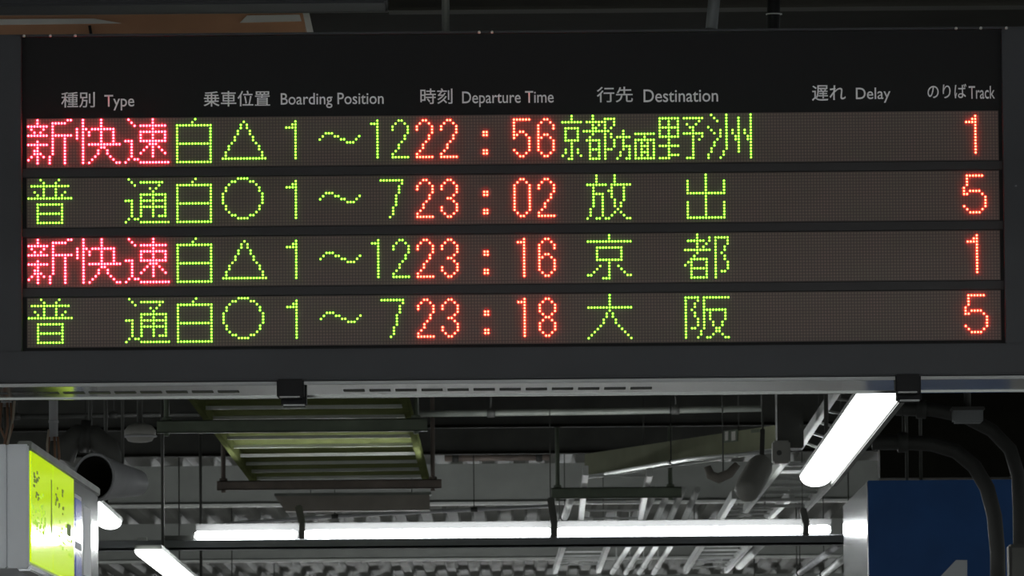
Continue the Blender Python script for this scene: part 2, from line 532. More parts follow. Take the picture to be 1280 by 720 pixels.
# bright metal underside with its slots and lips
ub = MB().span((XL, YF + 0.012, ZB - 0.004), (XR, YR - 0.02, ZB))
up = ub.build('underside_plate', MT['steel'], board, 'bright brushed steel underside')
MB().span((XL, YF - 0.004, ZB - 0.0045), (XR, YF + 0.0115, ZB + 0.0035), 0.001).build('front_lip', MT['lip'], board)
MB().span((XL, YR - 0.03, ZB - 0.007), (XR, YR, ZB - 0.001), 0.001).build('rear_lip', MT['steel'], board)
yslot = (YF + YR) / 2
for x0 in [-22.5 + 32.6 * i for i in range(0, 10)] + [429 + 32.6 * i for i in range(12)]:
    a = H(x0, 487, ZB - 0.004)
    b_ = H(x0 + 26.5, 487, ZB - 0.004)
    MB().span((a.x, yslot - 0.032, ZB - 0.0055), (b_.x, yslot + 0.032, ZB - 0.0035)).build('vent_slot', MT['slot'], up)
for x0, x1, dy in ((346, 380, 0), (1119, 1151, -6)):
    a, b_ = P(x0, 480, YF), P(x1, 480, YF)
    z1 = P(360 if x0 < 500 else 1135, 478 + dy, YF).z
    z0 = P(360 if x0 < 500 else 1135, 497 + dy, YF).z
    l = MB()
    l.span((a.x, YF - 0.012, z0), (b_.x, YF + 0.06, z1 + 0.008), 0.004)
    l.span((a.x + 0.008, YF + 0.06, z0 - 0.016), (b_.x + 0.004, YF + 0.14, ZB), 0.004)
    lt = l.build('latch', MT['black'], board, 'small black latch clipped under the board')
    MB().span((a.x + 0.006, YF - 0.0135, z0 - 0.001), (b_.x - 0.01, YF - 0.008, z0 + 0.003), 0.001).build('latch_edge', MT['lip'], lt)
    MB().span((a.x + 0.014, YF + 0.055, z0 - 0.0175), (b_.x, YF + 0.062, z0 - 0.013), 0.001).build('latch_edge', MT['lip'], lt)
for bx in (-10, 30, 63, 94, 599, 615, 1195, 1226, 1258):
    q = P(bx, 45 - bx * 0.0088, YF)
    MB().lathe((q.x, YF - 0.006, ZT - 0.004), (0, 1, 0), [(0, 0.001), (0.001, 0.0035), (0.005, 0.004), (0.007, 0.004)], 10).build('bolt', MT['galv'], board)
for hx in (557, 1420):
    q = P(hx, 20, 17.93)
    hp = MB().tube([(q.x, 17.93, ZT - 0.01), (q.x, 17.93, ZC + 0.02)], 0.0095, 14)
    hp.lathe((q.x, 17.93, ZT - 0.002), (0, 0, 1), [(0, 0.02), (0.008, 0.02), (0.009, 0.01)], 14)
    hp.build('hanger_pole', MT['galvd'], board)

# ------------------------------------------------------------------ above the board
a0, a1 = P(-60, 10, 18.3), P(483, 10, 18.3)
zb_ = P(240, 16.5, 18.5).z
bx = thing('trunking_box', 'long dark box hung above the left half of the departure board', 'box', ((a0.x + a1.x) / 2, 18.4, zb_))
MB().span((a0.x, 18.3, zb_), (a1.x, 18.5, ZC + 0.01), 0.006).build('body', MT['housing'], bx)
MB().span((a0.x, 18.497, zb_ - 0.001), (a1.x + 0.002, 18.512, zb_ + 0.006), 0.002).build('lower_lip', MT['dark'], bx)
# ochre brown soffit panel; the pale shapes are lamp reflections put in as plates
Yb = 20.6
q0, q1 = P(-60, 40, Yb), P(381, 40, Yb)
zc0, zc1, zc2 = P(190, 48, Yb).z, P(190, 29.5, Yb).z, P(190, 19, Yb).z
so = thing('soffit_panel', 'ochre brown soffit panel seen above the top left edge of the departure board', 'panel', ((q0.x + q1.x) / 2, Yb, zc0))
MB().span((q0.x, Yb, zc0 - 0.03), (q1.x, Yb + 0.25, ZC + 0.01), 0.003).build('body', MT['ochre'], so)
glare = MB().prism([P(-60, 32, Yb), P(118, 29.8, Yb), P(152, 29.3, Yb), P(118, 23.5, Yb), P(-60, 24.5, Yb)], (0, -0.006, 0))
glare.build('plate', MT['plate'], so, 'painted lamp reflection on the brown panel')
glare = MB().prism([P(300, 28.6, Yb), P(377, 26.7, Yb), P(374.5, 18.5, Yb), P(309, 19.5, Yb)], (0, -0.006, 0))
glare.build('plate', MT['plate'], so, 'painted lamp reflection with a slanted end on the brown panel')
MB().bar(P(112, 32, Yb - 0.02), P(115, 50, Yb - 0.02), 0.008, 0.012).build('clip', MT['black'], so, 'small black clip')
st = MB().bar(P(357, -100, 20.3), P(391, 55, 20.3), 0.018, 0.03, 0.002)
tag(st.build('flat_brace', MT['plate']), 'short pale leaning steel brace at the right end of the brown soffit panel', 'brace')
# olive beam behind, right
Yo = 19.6
ob = MB().span((P(486, 10, Yo).x, Yo, P(700, 11, Yo).z), (P(1500, 10, Yo).x, Yo + 0.06, ZC + 0.01))
ob.span((P(486, 10, Yo).x, Yo - 0.05, P(700, 14, Yo).z), (P(1500, 10, Yo).x, Yo + 0.05, P(700, 10.5, Yo).z))
structure(ob.build('roof_beam', MT['olive']))
# leaning pipe and dark post
pp = thing('drain_pipe', 'grey leaning pipe rising behind the departure board, left of the dark post', 'pipe', P(888, 40, 18.6))
MB().tube([P(886, 70, 18.6), P(897, -45, 18.6)], 0.0155, 16).build('pipe', MT['trough'], pp)
MB().lathe(P(889, 39, 18.6), P(897, -45, 18.6) - P(889, 39, 18.6), [(0, 0.015), (0.001, 0.0175), (0.006, 0.0175), (0.007, 0.015)], 16).build('collar', MT['pipe'], pp)
dp = thing('post', 'short black post with a bright ring above the departure board', 'post', P(967, 40, 18.7))
MB().tube([P(966, 70, 18.7), P(968, -45, 18.7)], 0.017, 16).build('shaft', MT['black'], dp)
MB().lathe(P(967.5, 18.5, 18.7), (0, 0, 1), [(0, 0.017), (0.0005, 0.0215), (0.003, 0.0215), (0.0035, 0.017)], 20).build('ring', MT['galv'], dp, 'bright metal ring')

# ------------------------------------------------------------------ fluorescent lamps
LAMPS = 'fluorescent tubes on the cross rail'


def tube_lamp(parent, a, b, r):
    t = MB().tube([a, a + (b - a).normalized() * r * 0.6, b - (b - a).normalized() * r * 0.6, b], [r * 0.6, r, r, r * 0.6], 14)
    return t.build('fluorescent_tube', MT['tube'], parent, 'glowing white fluorescent tube')


YT = 35.4
row = thing('strip_light', 'long row of glowing white fluorescent tubes across the lower picture under the roof', 'strip light', P(640, 676, YT))
for xa, xb in ((244, 371), (381, 688), (697, 1002), (1010, 1038)):
    ya, yb = 669.5 - (xa - 244) * 0.0098, 669.5 - (xb - 244) * 0.0098
    tube_lamp(row, P(xa, ya, YT), P(xb, yb, YT), 0.0205)
rl, rr_ = P(244, 660, YT + 0.05), P(1040, 660, YT + 0.05)
zc_ = lambda y: P(640, y, YT + 0.05).z
MB().span((rl.x, YT + 0.11, zc_(671)), (rr_.x, YT + 0.12, zc_(651)), 0.002).build('reflector', MT['reflect'], row)
tl, tr = P(122, 678, YT), P(1056, 678, YT)
tb = MB().span((tl.x, YT - 0.035, P(640, 684.5, YT).z), (tr.x, YT + 0.05, P(640, 681, YT).z), 0.002)
tb.span((tl.x, YT - 0.035, P(640, 684.5, YT).z), (tr.x, YT - 0.03, P(640, 672.5, YT).z), 0.001)
tb.span((tl.x, YT + 0.045, P(640, 684.5, YT).z), (tr.x, YT + 0.05, P(640, 671, YT).z), 0.001)
tb.build('trough', MT['trough'], row)
for xb, yt in ((376, 632), (691, 622), (1006, 635)):
    bk = MB().bar(P(xb + 1, 674, YT - 0.02), P(xb + 2, 652, YT - 0.02), 0.03, 0.025, 0.004)
    bk.bar(P(xb + 2, 656, YT - 0.01), P(xb - 3, yt, YT), 0.035, 0.03, 0.006)
    if xb != 376:
        bk.bar(P(xb - 3, yt + 3, YT), P(xb - 3, yt, YT) + Vector((0, 0, ZC - P(xb, yt, YT).z)), 0.006, 0.006)
    bk.build('bracket', MT['dark'], row)
for xb in (160, 168, 176):
    pass
MB().span((P(205, 668, YT).x, YT - 0.01, P(640, 672, YT).z), (P(243, 668, YT).x, YT + 0.03, P(640, 666, YT).z), 0.003).build('socket', MT['dark'], row)
MB().span((P(172, 668, YT).x, YT - 0.01, P(640, 673, YT).z), (P(184, 668, YT).x, YT + 0.03, P(640, 668, YT).z), 0.003).build('end_plate', MT['white'], row)


def long_lamp(pa, pb, z, w, label, mshade, channel=False):
    """batten lamp with a glowing diffuser; pa near end, pb far end, pixel pairs."""
    a, b = H(pa[0], pa[1], z), H(pb[0], pb[1], z)
    d = (b - a).normalized()
    sx = Vector((d.y, -d.x, 0))
    o = thing('batten_light', label, 'lamp', (a + b) / 2)
    # rounded diffuser bowl
    m = MB()
    seg = 10
    prev = None
    stations = [(0.0, 0.75), (0.012, 0.94), (0.05, 1.0), ((b - a).length - 0.16, 1.0), ((b - a).length - 0.06, 0.9), ((b - a).length - 0.015, 0.62), ((b - a).length, 0.35)]
    for t, sc in stations:
        ring = []
        for k in range(seg + 1):
            an = math.pi * k / seg
            ring.append(m.bm.verts.new(a + d * t + sx * (math.cos(an) * w / 2 * sc) - Vector((0, 0, math.sin(an) * w * 0.32 * sc))))
        if prev:
            for k in range(seg):
                m.bm.faces.new((prev[k], prev[k + 1], ring[k + 1], ring[k])).smooth = True
            m.bm.faces.new((prev[0], ring[0], ring[seg], prev[seg]))
        else:
            m.bm.faces.new(ring)
        prev = ring
    m.bm.faces.new(prev[::-1])
    m.build('diffuser', MT['diffuser'], o, 'glowing white diffuser')
    up = Vector((0, 0, 0.013))
    MB().bar(a + up + d * 0.02, b + up - d * 0.02, w * 0.98, 0.024, 0.004).build('case', mshade, o)
    if channel:
        MB().bar(a + up - d * 0.05 + sx * w * 0.62, b + up + d * 0.03 + sx * w * 0.62, w * 0.2, 0.09, 0.004).build('side_channel', MT['galvd'], o)
    for t in (0.2, 0.8):
        q = a + (b - a) * t
        MB().tube([(q.x, q.y, z + 0.05), (q.x, q.y, ZC + 0.02)], 0.008, 8).build('hanger_rod', MT['dark'], o)
    return o


long_lamp((1112, 470), (1018, 598), 3.0, 0.125, 'large glowing white lamp slanting below the right end of the departure board', MT['galv'], True)
long_lamp((185, 687), (265, 752), 2.95, 0.13, 'glowing white lamp at the bottom left, running away below the strip light', MT['galvd'])
long_lamp((106, 625), (139, 654), 2.98, 0.105, 'short glowing white lamp end showing beside the yellow and grey sign box', MT['galvd'])
# unseen lamps added along both sides of the viewer's platform to light the board
for xs in (-2.5, 2.5):
    for y0 in (5.5, 10.6):
        o = thing('batten_light', 'added long lamp lighting the board front, unseen outside the picture', 'lamp', (xs, y0 + 2.4, 3.35), 'added near lamps beyond the frame')
        MB().span((xs - 0.07, y0, 3.33), (xs + 0.07, y0 + 4.8, 3.37), 0.015).build('diffuser', MT['near'], o)
        MB().span((xs - 0.08, y0 - 0.03, 3.372), (xs + 0.08, y0 + 4.83, 3.42), 0.006).build('case', MT['galvd'], o)
        for yy in (y0 + 0.8, y0 + 4.0):
            MB().tube([(xs, yy, 3.41), (xs, yy, ZC + 0.02)], 0.006, 8).build('hanger_rod', MT['dark'], o)
# unseen lamp rows added for light, further along and on the viewer's side
for Yk, Zk in ((43.0, 2.88), (51.0, 3.1), (60.0, 3.1), (68.0, 3.1), (76.0, 3.1), (9.5, 3.1), (5.0, 3.1)):
    o = thing('strip_light', 'added row of fluorescent tubes to light the platform, outside the picture', 'strip light', (0, Yk, Zk), 'added fluorescent rows beyond the frame')
    for xx in (-1.9, -0.63, 0.63, 1.9):
        tube_lamp(o, Vector((xx - 0.6, Yk, Zk)), Vector((xx + 0.6, Yk, Zk)), 0.0205)
    MB().span((-2.6, Yk - 0.04, Zk + 0.03), (2.6, Yk + 0.04, Zk + 0.07), 0.004).build('trough', MT['trough'], o)
    for xx in (-2, 2):
        MB().tube([(xx, Yk, Zk + 0.06), (xx, Yk, ZC + 0.02)], 0.004, 8).build('hanger_rod', MT['dark'], o)


# ------------------------------------------------------------------ cable ladders
def ladder(lab, L, Rr, rungs, z, m, mr=None, tray=None, rail=(0.022, 0.05), rg=0.022, rods=True, ext=0.0, cat='cable ladder'):
    """L, Rr: pixel end pairs (upper, lower) of the rails; rungs: pixel heights at the left rail."""
    la, lb = H(*L[0], z), H(*L[1], z)
    ra, rb = H(*Rr[0], z), H(*Rr[1], z)
    o = thing('cable_ladder', lab, cat, (la + lb + ra + rb) / 4)
    for a, b in ((la, lb), (ra, rb)):
        MB().bar(a, b, rail[0], rail[1], 0.003).build('rail', m, o)
    for y in rungs:
        t = (y - L[0][1]) / (L[1][1] - L[0][1])
        xl = L[0][0] + t * (L[1][0] - L[0][0])
        p = H(xl, y, z)
        u = (p - la).length / (lb - la).length
        if t < 0:
            u = -u
        q = ra + (rb - ra) * u
        MB().bar(p, q, rg, rg * 0.8, 0.002).build('rung', mr or m, o)
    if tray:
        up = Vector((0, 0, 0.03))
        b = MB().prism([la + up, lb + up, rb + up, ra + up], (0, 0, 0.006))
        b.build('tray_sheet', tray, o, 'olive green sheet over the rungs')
    if rods:
        for a, b in ((la, lb), (ra, rb)):
            q = a + (b - a) * 0.5
            MB().tube([(q.x, q.y, z), (q.x, q.y, ZC + 0.02)], 0.003, 6).build('hanger_rod', MT['dark'], o)
    return o


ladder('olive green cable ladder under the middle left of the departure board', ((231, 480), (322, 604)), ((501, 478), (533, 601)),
       (497, 510, 522.5, 535, 547.5, 558.5, 569.5, 579.5, 589, 598), 3.535, MT['gtint'], MT['beaml'], MT['gtint'], rail=(0.03, 0.06), rg=0.02, rods=False)
ladder('grey cable ladder hung above the middle of the strip light, left of the conduits', ((732, 588), (725, 662)), ((812, 590), (797, 661)),
       (594, 612, 628, 638, 648), 3.5, MT['galv'], MT['white'], rail=(0.03, 0.05), rg=0.013, rods=False)
ladder('small bright cable ladder below the strip light, left of the bright conduits', ((706, 675), (694, 713)), ((762, 675), (748, 712)),
       (683, 690, 695, 701, 706), 3.4, MT['galv'], MT['white'], rail=(0.03, 0.05), rg=0.013)
ladder('small bright cable ladder below the strip light, right of the bright conduits', ((881, 675), (857, 713)), ((941, 674.5), (908, 712)),
       (683, 688, 693, 698, 703, 709), 3.4, MT['galv'], MT['white'], rail=(0.03, 0.05), rg=0.013)
ladder('short bright cable ladder just above the right part of the strip light', ((918, 618), (899, 650)), ((990, 617), (958, 649)),
       (633, 638, 643, 648), 3.45, MT['galv'], MT['white'], rail=(0.03, 0.05), rg=0.013, rods=False)
ladder('cable ladder running beside the left edge of the large slanting lamp', ((1052, 478), (1000, 556)), ((1083, 478), (1024, 566)),
       (486, 498, 513, 527, 540, 552), 3.5, MT['galv'], MT['galv'], rail=(0.026, 0.05), rg=0.014)
ladder('dark cable ladder between the grey loudspeaker and the blue number sign', ((983, 570), (932, 636)), ((1068, 569.5), (1006, 635)),
       (581, 590, 598.5, 607, 616, 625, 633), 3.4, MT['galvd'], MT['galv'], rail=(0.03, 0.05), rg=0.02, rods=False)


# ------------------------------------------------------------------ strut channels on rods
def strut(lab, x0, x1, yt, yb, Y, m, rods, lip=True):
    xm = (x0 + x1) / 2
    z1, z0 = P(xm, yt, Y).z, P(xm, yb, Y).z
    a, b = P(x0, yt, Y), P(x1, yt, Y)
    o = thing('strut_channel', lab, 'strut', ((a.x + b.x) / 2, Y, z0))
    c = MB().span((a.x, Y, z0), (b.x, Y + 0.006, z1), 0.001)
    c.span((a.x, Y, z0), (b.x, Y + 0.05, z0 + 0.006), 0.001)
    c.span((a.x, Y, z1 - 0.006), (b.x, Y + 0.05, z1), 0.001)
    c.build('channel', m, o)
    for rx in rods:
        q = P(rx, yt, Y)
        r = MB().tube([(q.x, Y + 0.025, z0 - 0.012), (q.x, Y + 0.025, ZC + 0.02)], 0.012, 8)
        r.lathe((q.x, Y + 0.025, z1), (0, 0, 1), [(0, 0.022), (0.014, 0.022), (0.016, 0.012)], 6)
        r.build('hanger_rod', m, o)
    return o


strut('dark green strut channel crossing under the near end of the olive ladder', 196, 534, 524, 540, 32.4, MT['dgreen'], (208, 520))
strut('rusty brown strut channel crossing under the far end of the olive ladder', 271, 552, 600, 611.5, 37.6, MT['brown'], (279, 541))
strut('dark green strut channel above the strip light carrying the middle cable ladder', 689, 852, 609, 622.5, 38.6, MT['dgreen'], (697, 838))
# brown duct cover under the brown strut
a, b = P(343, 628, 40.0), P(537, 628, 40.0)
dz0, dz1 = P(440, 638.5, 40.0).z, P(440, 618.5, 40.0).z
du = thing('cable_duct', 'grey brown cable duct below the rusty brown strut channel', 'duct', ((a.x + b.x) / 2, 40, dz0))
MB().prism([(a.x, 40, dz1), (a.x + 0.06, 40, dz0), (b.x, 40, dz0), (b.x, 40, dz1)], (0, 0.14, 0)).build('cover', MT['taupe'], du)
MB().span((a.x, 39.99, dz1 - 0.004), (b.x + 0.01, 40.15, dz1 + 0.012), 0.002).build('lid', MT['galvd'], du)
for rx in (a.x + 0.2, b.x - 0.1):
    MB().tube([(rx, 40.07, dz1), (rx, 40.07, ZC + 0.02)], 0.003, 6).build('hanger_rod', MT['dark'], du)


# ------------------------------------------------------------------ pipes
def pipe(name, lab, cat, pts, r, m, clamps=(), group=None, mc=None):
    pts = [Vector(p) for p in pts]
    o = thing(name, lab, cat, pts[0], group)
    MB().tube(pts, r, 12).build('pipe', m, o)
    for t in clamps:
        n = len(pts) - 1
        i = min(int(t * n), n - 1)
        q = pts[i].lerp(pts[i + 1], t * n - i)
        d = (pts[i + 1] - pts[i]).normalized()
        c = MB().lathe(q - d * 0.02, d, [(0, r), (0.001, r * 1.35), (0.039, r * 1.35), (0.04, r)], 12)
        c.span((q.x - 0.003, q.y - 0.003, q.z), (q.x + 0.003, q.y + 0.003, ZC + 0.02))
        c.build('clamp', mc or MT['pipe'], o)
    return o


pipe('cross_pipe', 'thin grey pipe crossing just below the right half of the departure board', 'pipe',
     [P(516, 517.5, 36), P(760, 514.5, 36), P(952, 510.5, 36)], 0.0165, MT['galvd'], (0.2, 0.72))
pipe('cross_pipe', 'thin pale pipe crossing behind the two hanger pipes of the yellow sign', 'pipe',
     [P(-20, 521, 36), P(250, 517.5, 36)], 0.012, MT['pipe'], (0.15, 0.6))
pipe('cross_pipe', 'brown pipe along the top of the grey roof beam, ending near a thin rod', 'pipe',
     [P(556, 573, 44), P(687, 571.5, 44)], 0.02, MT['brown'], (0.1, 0.9))
pipe('cross_pipe', 'thin pale pipe sagging across above the strip light', 'pipe',
     [P(280, 655, 42), P(420, 645.5, 42), P(560, 638.5, 42), P(690, 632.5, 42)], 0.011, MT['wpipe'], (0.33, 0.75))
CON = [(838, 826), (820, 808), (803, 791), (786, 774)]
for i, (xa, xb) in enumerate(CON):
    dxy = (xb - xa) / 19.0
    lab = ['rightmost', 'second from right', 'third from right', 'leftmost'][i]
    pipe('conduit', f'bright steel conduit behind the strip light, {lab} of four', 'conduit',
         [H(xa + (612 - 683) * dxy * 0.75, 612, 3.6), H(xa - 14 * dxy, 669, 3.6), H(xb + 14 * dxy, 716, 3.6)], 0.019, MT['galv'], (0.9,), 'bright conduits beside the middle cable ladder', MT['galv'])
pipe('conduit', 'thick bright conduit below the right part of the strip light', 'conduit',
     [H(963, 668, 3.42), H(924, 707, 3.42)], 0.028, MT['galv'], (0.15,))
pipe('conduit', 'bright conduit left of the middle cable ladder above the strip light', 'conduit',
     [H(716, 615, 3.55), H(703, 656, 3.55)], 0.022, MT['galv'], (0.75,))
pipe('conduit', 'grey pipe slanting at the bottom, left of the bright pipe near the blue sign', 'conduit',
     [H(1050, 680, 3.3), H(1000, 716, 3.3), H(985, 730, 3.3)], 0.02, MT['wpipe'], (0.5,))
pipe('conduit', 'bright pipe slanting up at the bottom against the blue number sign', 'conduit',
     [H(1075, 682, 3.25), H(1020, 726, 3.25)], 0.022, MT['galv'], (0.8,))

# slanted olive box duct with its marking plate
zq = 3.565
A, B = H(731, 594, zq), H(968, 560, zq)
bd = thing('box_duct', 'slanting olive grey box duct with a small marking plate, left of the slanting lamp', 'duct', (A + B) / 2)
dv = (B - A).normalized()
sx = Vector((dv.y, -dv.x, 0))
if sx.y < 0:
    sx = -sx
hgt = 0.115
MB().prism([A, B, B + Vector((0, 0, hgt)), A + Vector((0, 0, hgt))], sx * 0.16).build('duct_body', MT['ductp'], bd)
MB().bar(A + Vector((0, 0, -0.012)) - sx * 0.004, B + Vector((0, 0, -0.012)) - sx * 0.004, 0.02, 0.02, 0.003).build('lower_lip', MT['galv'], bd)


def on_duct(px, py):
    d = RM @ Vector(((px - 640) / F, (360 - py) / F, -1))
    t = (A - sx * 0.002 - EYE).dot(sx) / d.dot(sx)
    return EYE + d * t


pm = MB().prism([on_duct(905, 553.5), on_duct(922.5, 551.5), on_duct(922.5, 536.5), on_duct(905, 538.5)], -sx * 0.003)
pm = pm.build('marking_plate', MT['dgreen'], bd, 'dark green framed marking plate')
for u0, u1 in ((907.5, 911.5), (915.5, 920.5)):
    w_ = MB().prism([on_duct(u0, 551) - sx * 0.004, on_duct(u1, 550.3) - sx * 0.004, on_duct(u1, 538.8) - sx * 0.004, on_duct(u0, 539.6) - sx * 0.004], -sx * 0.002)
    w_.build('white_block', MT['plate'], pm)
w_ = MB()
for u in range(6):
    w_.prism([on_duct(939 + u * 2.4, 541 - u * .2), on_duct(940.4 + u * 2.4, 541 - u * .2), on_duct(940.4 + u * 2.4, 536.5 - u * .2), on_duct(939 + u * 2.4, 537.3 - u * .2)], -sx * 0.002)
w_.build('small_print', MT['dgreen'], bd)
for t in (0.25, 0.75):
    q = A + dv * (B - A).length * t + sx * 0.08
    MB().tube([(q.x, q.y, zq + hgt), (q.x, q.y, ZC + 0.02)], 0.004, 8).build('hanger_rod', MT['dark'], bd)
pipe('thin_conduit', 'thin bright wire pipe running under the olive box duct', 'conduit',
     [H(757, 592, 3.4), H(860, 574, 3.4), H(984, 563, 3.4)], 0.009, MT['galv'], (0.4,))

# dark hanging plate and bracket near the slanting lamp
q0, q1 = P(972, 560, 32.5), P(1004, 486, 32.5)
hp = thing('hanging_box', 'dark grey hanging box at the right end of the olive box duct', 'box', ((q0.x + q1.x) / 2, 32.6, q0.z))
MB().span((q0.x, 32.5, q0.z), (q1.x, 32.75, ZC + 0.01), 0.006).build('body', MT['dark'], hp)
c0, c1 = P(966, 579, 32.45), P(988, 556, 32.45)
MB().span((c0.x, 32.45, c0.z), (c1.x, 32.6, c1.z + 0.02), 0.008).build('lower_bracket', MT['cream'], hp)
MB().lathe(P(974, 566, 32.45), (0, 1, 0), [(-0.004, 0.012), (0.0, 0.012), (0.01, 0.012)], 12).build('bolt', MT['dark'], hp)

# grey capsule loudspeaker
sp = thing('loudspeaker', 'tilted grey capsule loudspeaker hanging left of the dark cable ladder', 'loudspeaker', P(942, 600, 32.2))
a, b = P(952, 580, 32.2), P(931, 618, 32.0)
d = (b - a).normalized()
L_ = (b - a).length
MB().lathe(a - d * 0.03, d, [(0, 0.004), (0.008, 0.03), (0.03, 0.05), (0.06, 0.058), (L_ * 0.75, 0.06), (L_, 0.056), (L_ + 0.02, 0.045), (L_ + 0.034, 0.02), (L_ + 0.038, 0.003)], 24).build('body', MT['cream'], sp)
MB().bar(a, a + Vector((0.01, 0.1, 0.16)), 0.02, 0.02, 0.003).build('arm', MT['dark'], sp)
hc = a + Vector((0.01, 0.1, 0.15))
MB().tube([hc, (hc.x, hc.y, ZC + 0.02)], 0.005, 8).build('hanger_rod', MT['dark'], sp)
sh = thing('lamp_shade', 'small upturned pale green shade under the olive box duct', 'shade', P(905, 588, 32.8))
a = P(890, 596, 32.8)
MB().tube([P(884, 583, 32.8), P(888, 594, 32.8), P(898, 598, 32.8), P(912, 592, 32.8), P(922, 580, 32.8)], [0.016, 0.022, 0.024, 0.022, 0.016], 14).build('shade', MT['taupe'], sh)
MB().tube([P(904, 594, 32.8), (P(904, 594, 32.8).x, 32.8, ZC + 0.02)], 0.003, 8).build('stem', MT['dark'], sh)

# ------------------------------------------------------------------ left: yellow and grey sign box on two pipes
A = P(35.5, 555, 18.25)
B = P(122.5, 612.5, 20.75)
u = Vector((B.x - A.x, B.y - A.y, 0))
LEN = u.length
u.normalize()
n = Vector((u.y, -u.x, 0))                   # outward, towards the platform middle
zt = A.z
zb2 = P(35, 710, 18.25).z
WID = 0.42
org = Vector((A.x, A.y, zb2))
rot = Matrix((u, -n, Vector((0, 0, 1)))).transposed()   # local x along, local y inward


def sg(x0, x1, y0, y1, f0, f1, bev=0.0, b=None):
    """box in sign space: x along (0..LEN), y inward from the printed side, f = height fraction."""
    b = b or MB()
    h = zt - zb2
    c = org + rot @ Vector(((x0 + x1) / 2, (y0 + y1) / 2, h * (f0 + f1) / 2))
    b.box(c, (x1 - x0, y1 - y0, h * (f1 - f0)), rot, bev)
    return b


sgn = thing('sign_box', 'grey hanging sign box with a yellow green printed side at the lower left', 'sign', org + rot @ Vector((LEN / 2, WID / 2, 0)))
sg(0.03, LEN - 0.02, 0.004, WID, 0.0, 1.0, 0.004).build('case', MT['cab'], sgn)
sg(0.0, 0.03, 0.0, 0.055, 0.0, 1.0, 0.004).build('corner_post', MT['cab'], sgn, 'bright corner post')
sg(0.0, 0.03, 0.056, WID, 0.0, 1.0, 0.003).build('end_panel', MT['cab'], sgn)
sg(LEN - 0.05, LEN, 0.0, 0.03, 0.0, 1.0, 0.004).build('corner_post', MT['alu'], sgn)
sg(0.02, LEN, -0.006, 0.03, 0.955, 1.03, 0.003).build('top_rail', MT['galvd'], sgn, 'dark top rail')
sg(0.02, LEN, -0.004, 0.03, -0.02, 0.03, 0.003).build('bottom_rail', MT['alu'], sgn)
yp = sg(0.035, LEN * 0.3, -0.004, 0.004, 0.06, 0.95, 0.0).build('poster', MT['yellow'], sgn, 'yellow green poster, nearer half')
yq = sg(LEN * 0.303, LEN * 0.6, -0.004, 0.004, 0.06, 0.95, 0.0).build('poster', MT['yellow'], sgn, 'yellow green poster, further half')
gp = sg(LEN * 0.605, LEN - 0.06, -0.003, 0.004, 0.05, 0.95, 0.0).build('grey_panel', MT['glass'], sgn, 'glossy grey panel')
bs = MB()
for f0, f1 in ((0.12, 0.3), (0.42, 0.8)):
    sg(LEN * 0.625, LEN * 0.71, -0.0045, 0.0, f0, f1, 0, bs)
bs.build('blue_strip', MT['navy'], sgn, 'navy blue strip')
ws = MB()
sg(LEN * 0.62, LEN * 0.715, -0.004, 0.0, 0.8, 0.835, 0, ws)
sg(LEN * 0.62, LEN * 0.715, -0.004, 0.0, 0.36, 0.42, 0, ws)
sg(LEN * 0.745, LEN * 0.86, -0.004, 0.0, 0.16, 0.78, 0, ws)
ws.build('pale_patch', MT['cab'], sgn)
random.seed(3)
tx = MB()
tf = MB()
for (x0, x1, f0, f1, nn, b) in ((0.05, 0.3, 0.73, 0.80, 6, tx), (0.05, 0.22, 0.67, 0.72, 3, tx), (0.08, 0.26, 0.575, 0.62, 5, tx), (0.3, 0.4, 0.52, 0.64, 6, tf), (0.06, 0.5, 0.32, 0.5, 40, tf),
                                (LEN * 0.33, LEN * 0.36, 0.60, 0.80, 8, tx), (LEN * 0.40, LEN * 0.46, 0.70, 0.79, 4, tx), (LEN * 0.37, LEN * 0.45, 0.58, 0.65, 5, tx), (LEN * 0.36, LEN * 0.57, 0.2, 0.55, 18, tf)):
    for i in range(nn):
        px_, pf = random.uniform(x0, x1), random.uniform(f0, f1)
        sg(px_, px_ + random.uniform(0.02, 0.05), -0.0052, -0.003, pf, pf + random.uniform(0.012, 0.03), 0, b)
sg(LEN * 0.275, LEN * 0.283, -0.0052, -0.003, 0.35, 0.82, 0, tx)
sg(LEN * 0.50, LEN * 0.55, -0.0052, -0.003, 0.43, 0.53, 0, tx)
tx.build('dark_print', MT['print_'], yp, 'small dark print')
tf.build('faint_print', MT['printl'], yp, 'faint pale print')


